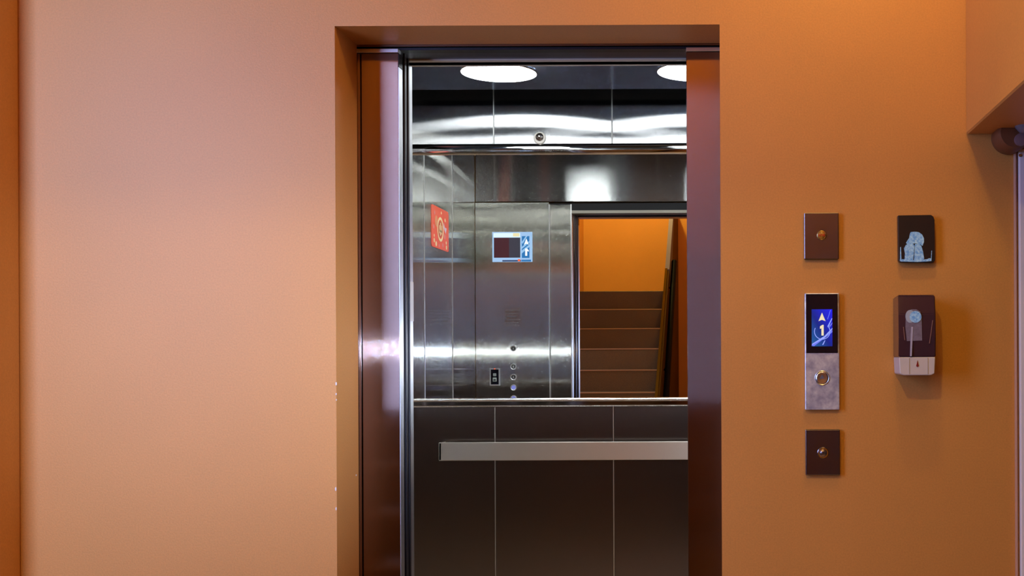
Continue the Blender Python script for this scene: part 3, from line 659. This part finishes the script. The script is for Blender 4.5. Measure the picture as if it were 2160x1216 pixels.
bm = nbm(); lathe(bm, [(0, 0), (0.042, 0), (0.044, 0.006), (0.044, 0.075), (0.038, 0.085), (0, 0.085)], (fx, -0.001, fz), (0, -1, 0), 40); obj('base', bm, plain('brown_fitting', (0.16, 0.055, 0.02), 0.5), wf, True)
bm = nbm(); lathe(bm, [(0, -0.026), (0.014, -0.022), (0.024, -0.010), (0.026, 0), (0.024, 0.010), (0.014, 0.022), (0, 0.026)], (fx + 0.018, -0.108, fz + 0.018), (0, 0, 1), 24); obj('ball', bm, plain('grey_ball', (0.16, 0.16, 0.22), 0.3), wf, True)
bm = nbm(); lathe(bm, [(0, 0), (0.016, 0), (0.016, 0.012), (0, 0.014)], (fx + 0.012, -0.086, fz - 0.020), (0, -1, 0), 24); obj('cap', bm, plain('cap_mauve', (0.22, 0.13, 0.14), 0.4), wf, True)

# chips of paint on the reveal's left corner
chip = plain('bare_plaster', (0.75, 0.68, 0.64), 0.8)
for px, py, s in ((709, 810, 3.2), (709, 832, 2.2), (709.5, 844, 1.6), (708.5, 1032, 3.6), (709, 1074, 3.0), (748.5, 1003, 1.6)):
    x, z = at(px, py, 3.0) if px < 740 else (OL + 0.001, at(px, py, 3.16)[1])
    y = 0.0 if px < 740 else 0.155
    bm = nbm(); pts = [(x + s / 800 * 0.5 * math.cos(a) * random.uniform(.7, 1.1), z + s / 800 * 1.2 * math.sin(a) * random.uniform(.8, 1.1)) for a in [2 * PI * i / 9 for i in range(9)]]
    prism(bm, pts, 'y', y - 0.001, y + 0.002)
    o = obj('paint_chip', bm, chip); tag(o, 'tiny white paint chip on the left edge of the lift opening', 'paint chip', 'paint chips on the lift opening edge')

# ------------------------------------------------------------------ stairs behind the camera's left (seen in the mirror)
SX0, SX1 = SWL + 0.003, -0.57
stc = thing('staircase', 'brown stone stairs rising in front of an orange wall, reflected in the lift mirror', 'staircase', (-1.1, -1.0, 0))
def nose(k): return -2.51 - 0.26 * (k - 8), CZ + 0.053 + 0.18 * (k - 8)
for k in range(1, 11):
    y, z = nose(k); yb = nose(k + 1)[0]
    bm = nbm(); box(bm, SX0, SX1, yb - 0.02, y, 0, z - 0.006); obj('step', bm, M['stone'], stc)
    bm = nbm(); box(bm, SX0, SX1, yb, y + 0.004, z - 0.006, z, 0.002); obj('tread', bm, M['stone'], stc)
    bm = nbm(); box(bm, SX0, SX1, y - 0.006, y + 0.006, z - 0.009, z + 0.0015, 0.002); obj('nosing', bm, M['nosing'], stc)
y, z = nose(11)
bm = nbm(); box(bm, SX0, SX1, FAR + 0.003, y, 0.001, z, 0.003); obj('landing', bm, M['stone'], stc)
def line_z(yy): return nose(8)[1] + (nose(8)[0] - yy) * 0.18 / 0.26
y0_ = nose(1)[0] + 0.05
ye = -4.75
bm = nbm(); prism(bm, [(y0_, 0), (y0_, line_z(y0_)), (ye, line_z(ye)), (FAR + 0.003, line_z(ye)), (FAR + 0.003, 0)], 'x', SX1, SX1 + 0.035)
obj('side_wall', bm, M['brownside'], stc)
bm = nbm(); prism(bm, [(y0_ + .01, line_z(y0_) + 0.0), (y0_ + .01, line_z(y0_) + 0.02), (-3.6, line_z(-3.6) + 0.02), (-3.6, line_z(-3.6))], 'x', SX1 - 0.003, SX1 + 0.02)
obj('sloped_cap', bm, plain('cap_brown', (0.10, 0.05, 0.004), 0.9, spec=0.0), stc)
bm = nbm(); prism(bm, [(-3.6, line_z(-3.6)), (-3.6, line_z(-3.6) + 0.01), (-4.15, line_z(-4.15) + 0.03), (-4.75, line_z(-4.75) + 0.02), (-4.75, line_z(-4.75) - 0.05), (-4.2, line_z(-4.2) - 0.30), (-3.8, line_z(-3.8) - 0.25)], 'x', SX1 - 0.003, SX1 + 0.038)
obj('sloped_cap', bm, plain('cap_lilac', (0.20, 0.19, 0.34), 0.9, spec=0.0), stc, label='pale lilac top end of the sloping cap')  # lilac, wider upper end of the cap
rl = thing('stair_handrail', 'black round metal handrail running up along the stairs, reflected in the lift mirror', 'handrail', (-0.42, -2.5, 1.0))
rx = -0.498
bm = nbm(); tube(bm, (rx, -1.3, 0.30), (rx, -3.9, 2.30), 0.027); obj('rail', bm, plain('black_metal', (0.004, 0.004, 0.010), 0.5, 0.0, 0.02), rl, True)
for yy in (-1.6, -2.6, -3.6):
    zz = 0.30 + (-1.3 - yy) * 2.0 / 2.6
    bm = nbm(); tube(bm, (SX1 + 0.034, yy, zz - 0.05), (rx, yy, zz - 0.012), 0.008, 10); obj('bracket', bm, bpy.data.materials['black_metal'], rl, True)

# hall ceiling lamp above the frame, right of the lift
hl = thing('hall_ceiling_lamp', 'small warm ceiling lamp right of the lift, above the frame', 'ceiling light', (0.34, -0.66, 3.1))
bm = nbm(); lathe(bm, [(0, 0), (0.06, 0), (0.06, 0.02), (0.03, 0.03), (0.03, 0.12), (0, 0.12)], (0.34, -0.66, 3.1), (0, 0, -1), 24); obj('lamp_holder', bm, M['white'], hl, True)
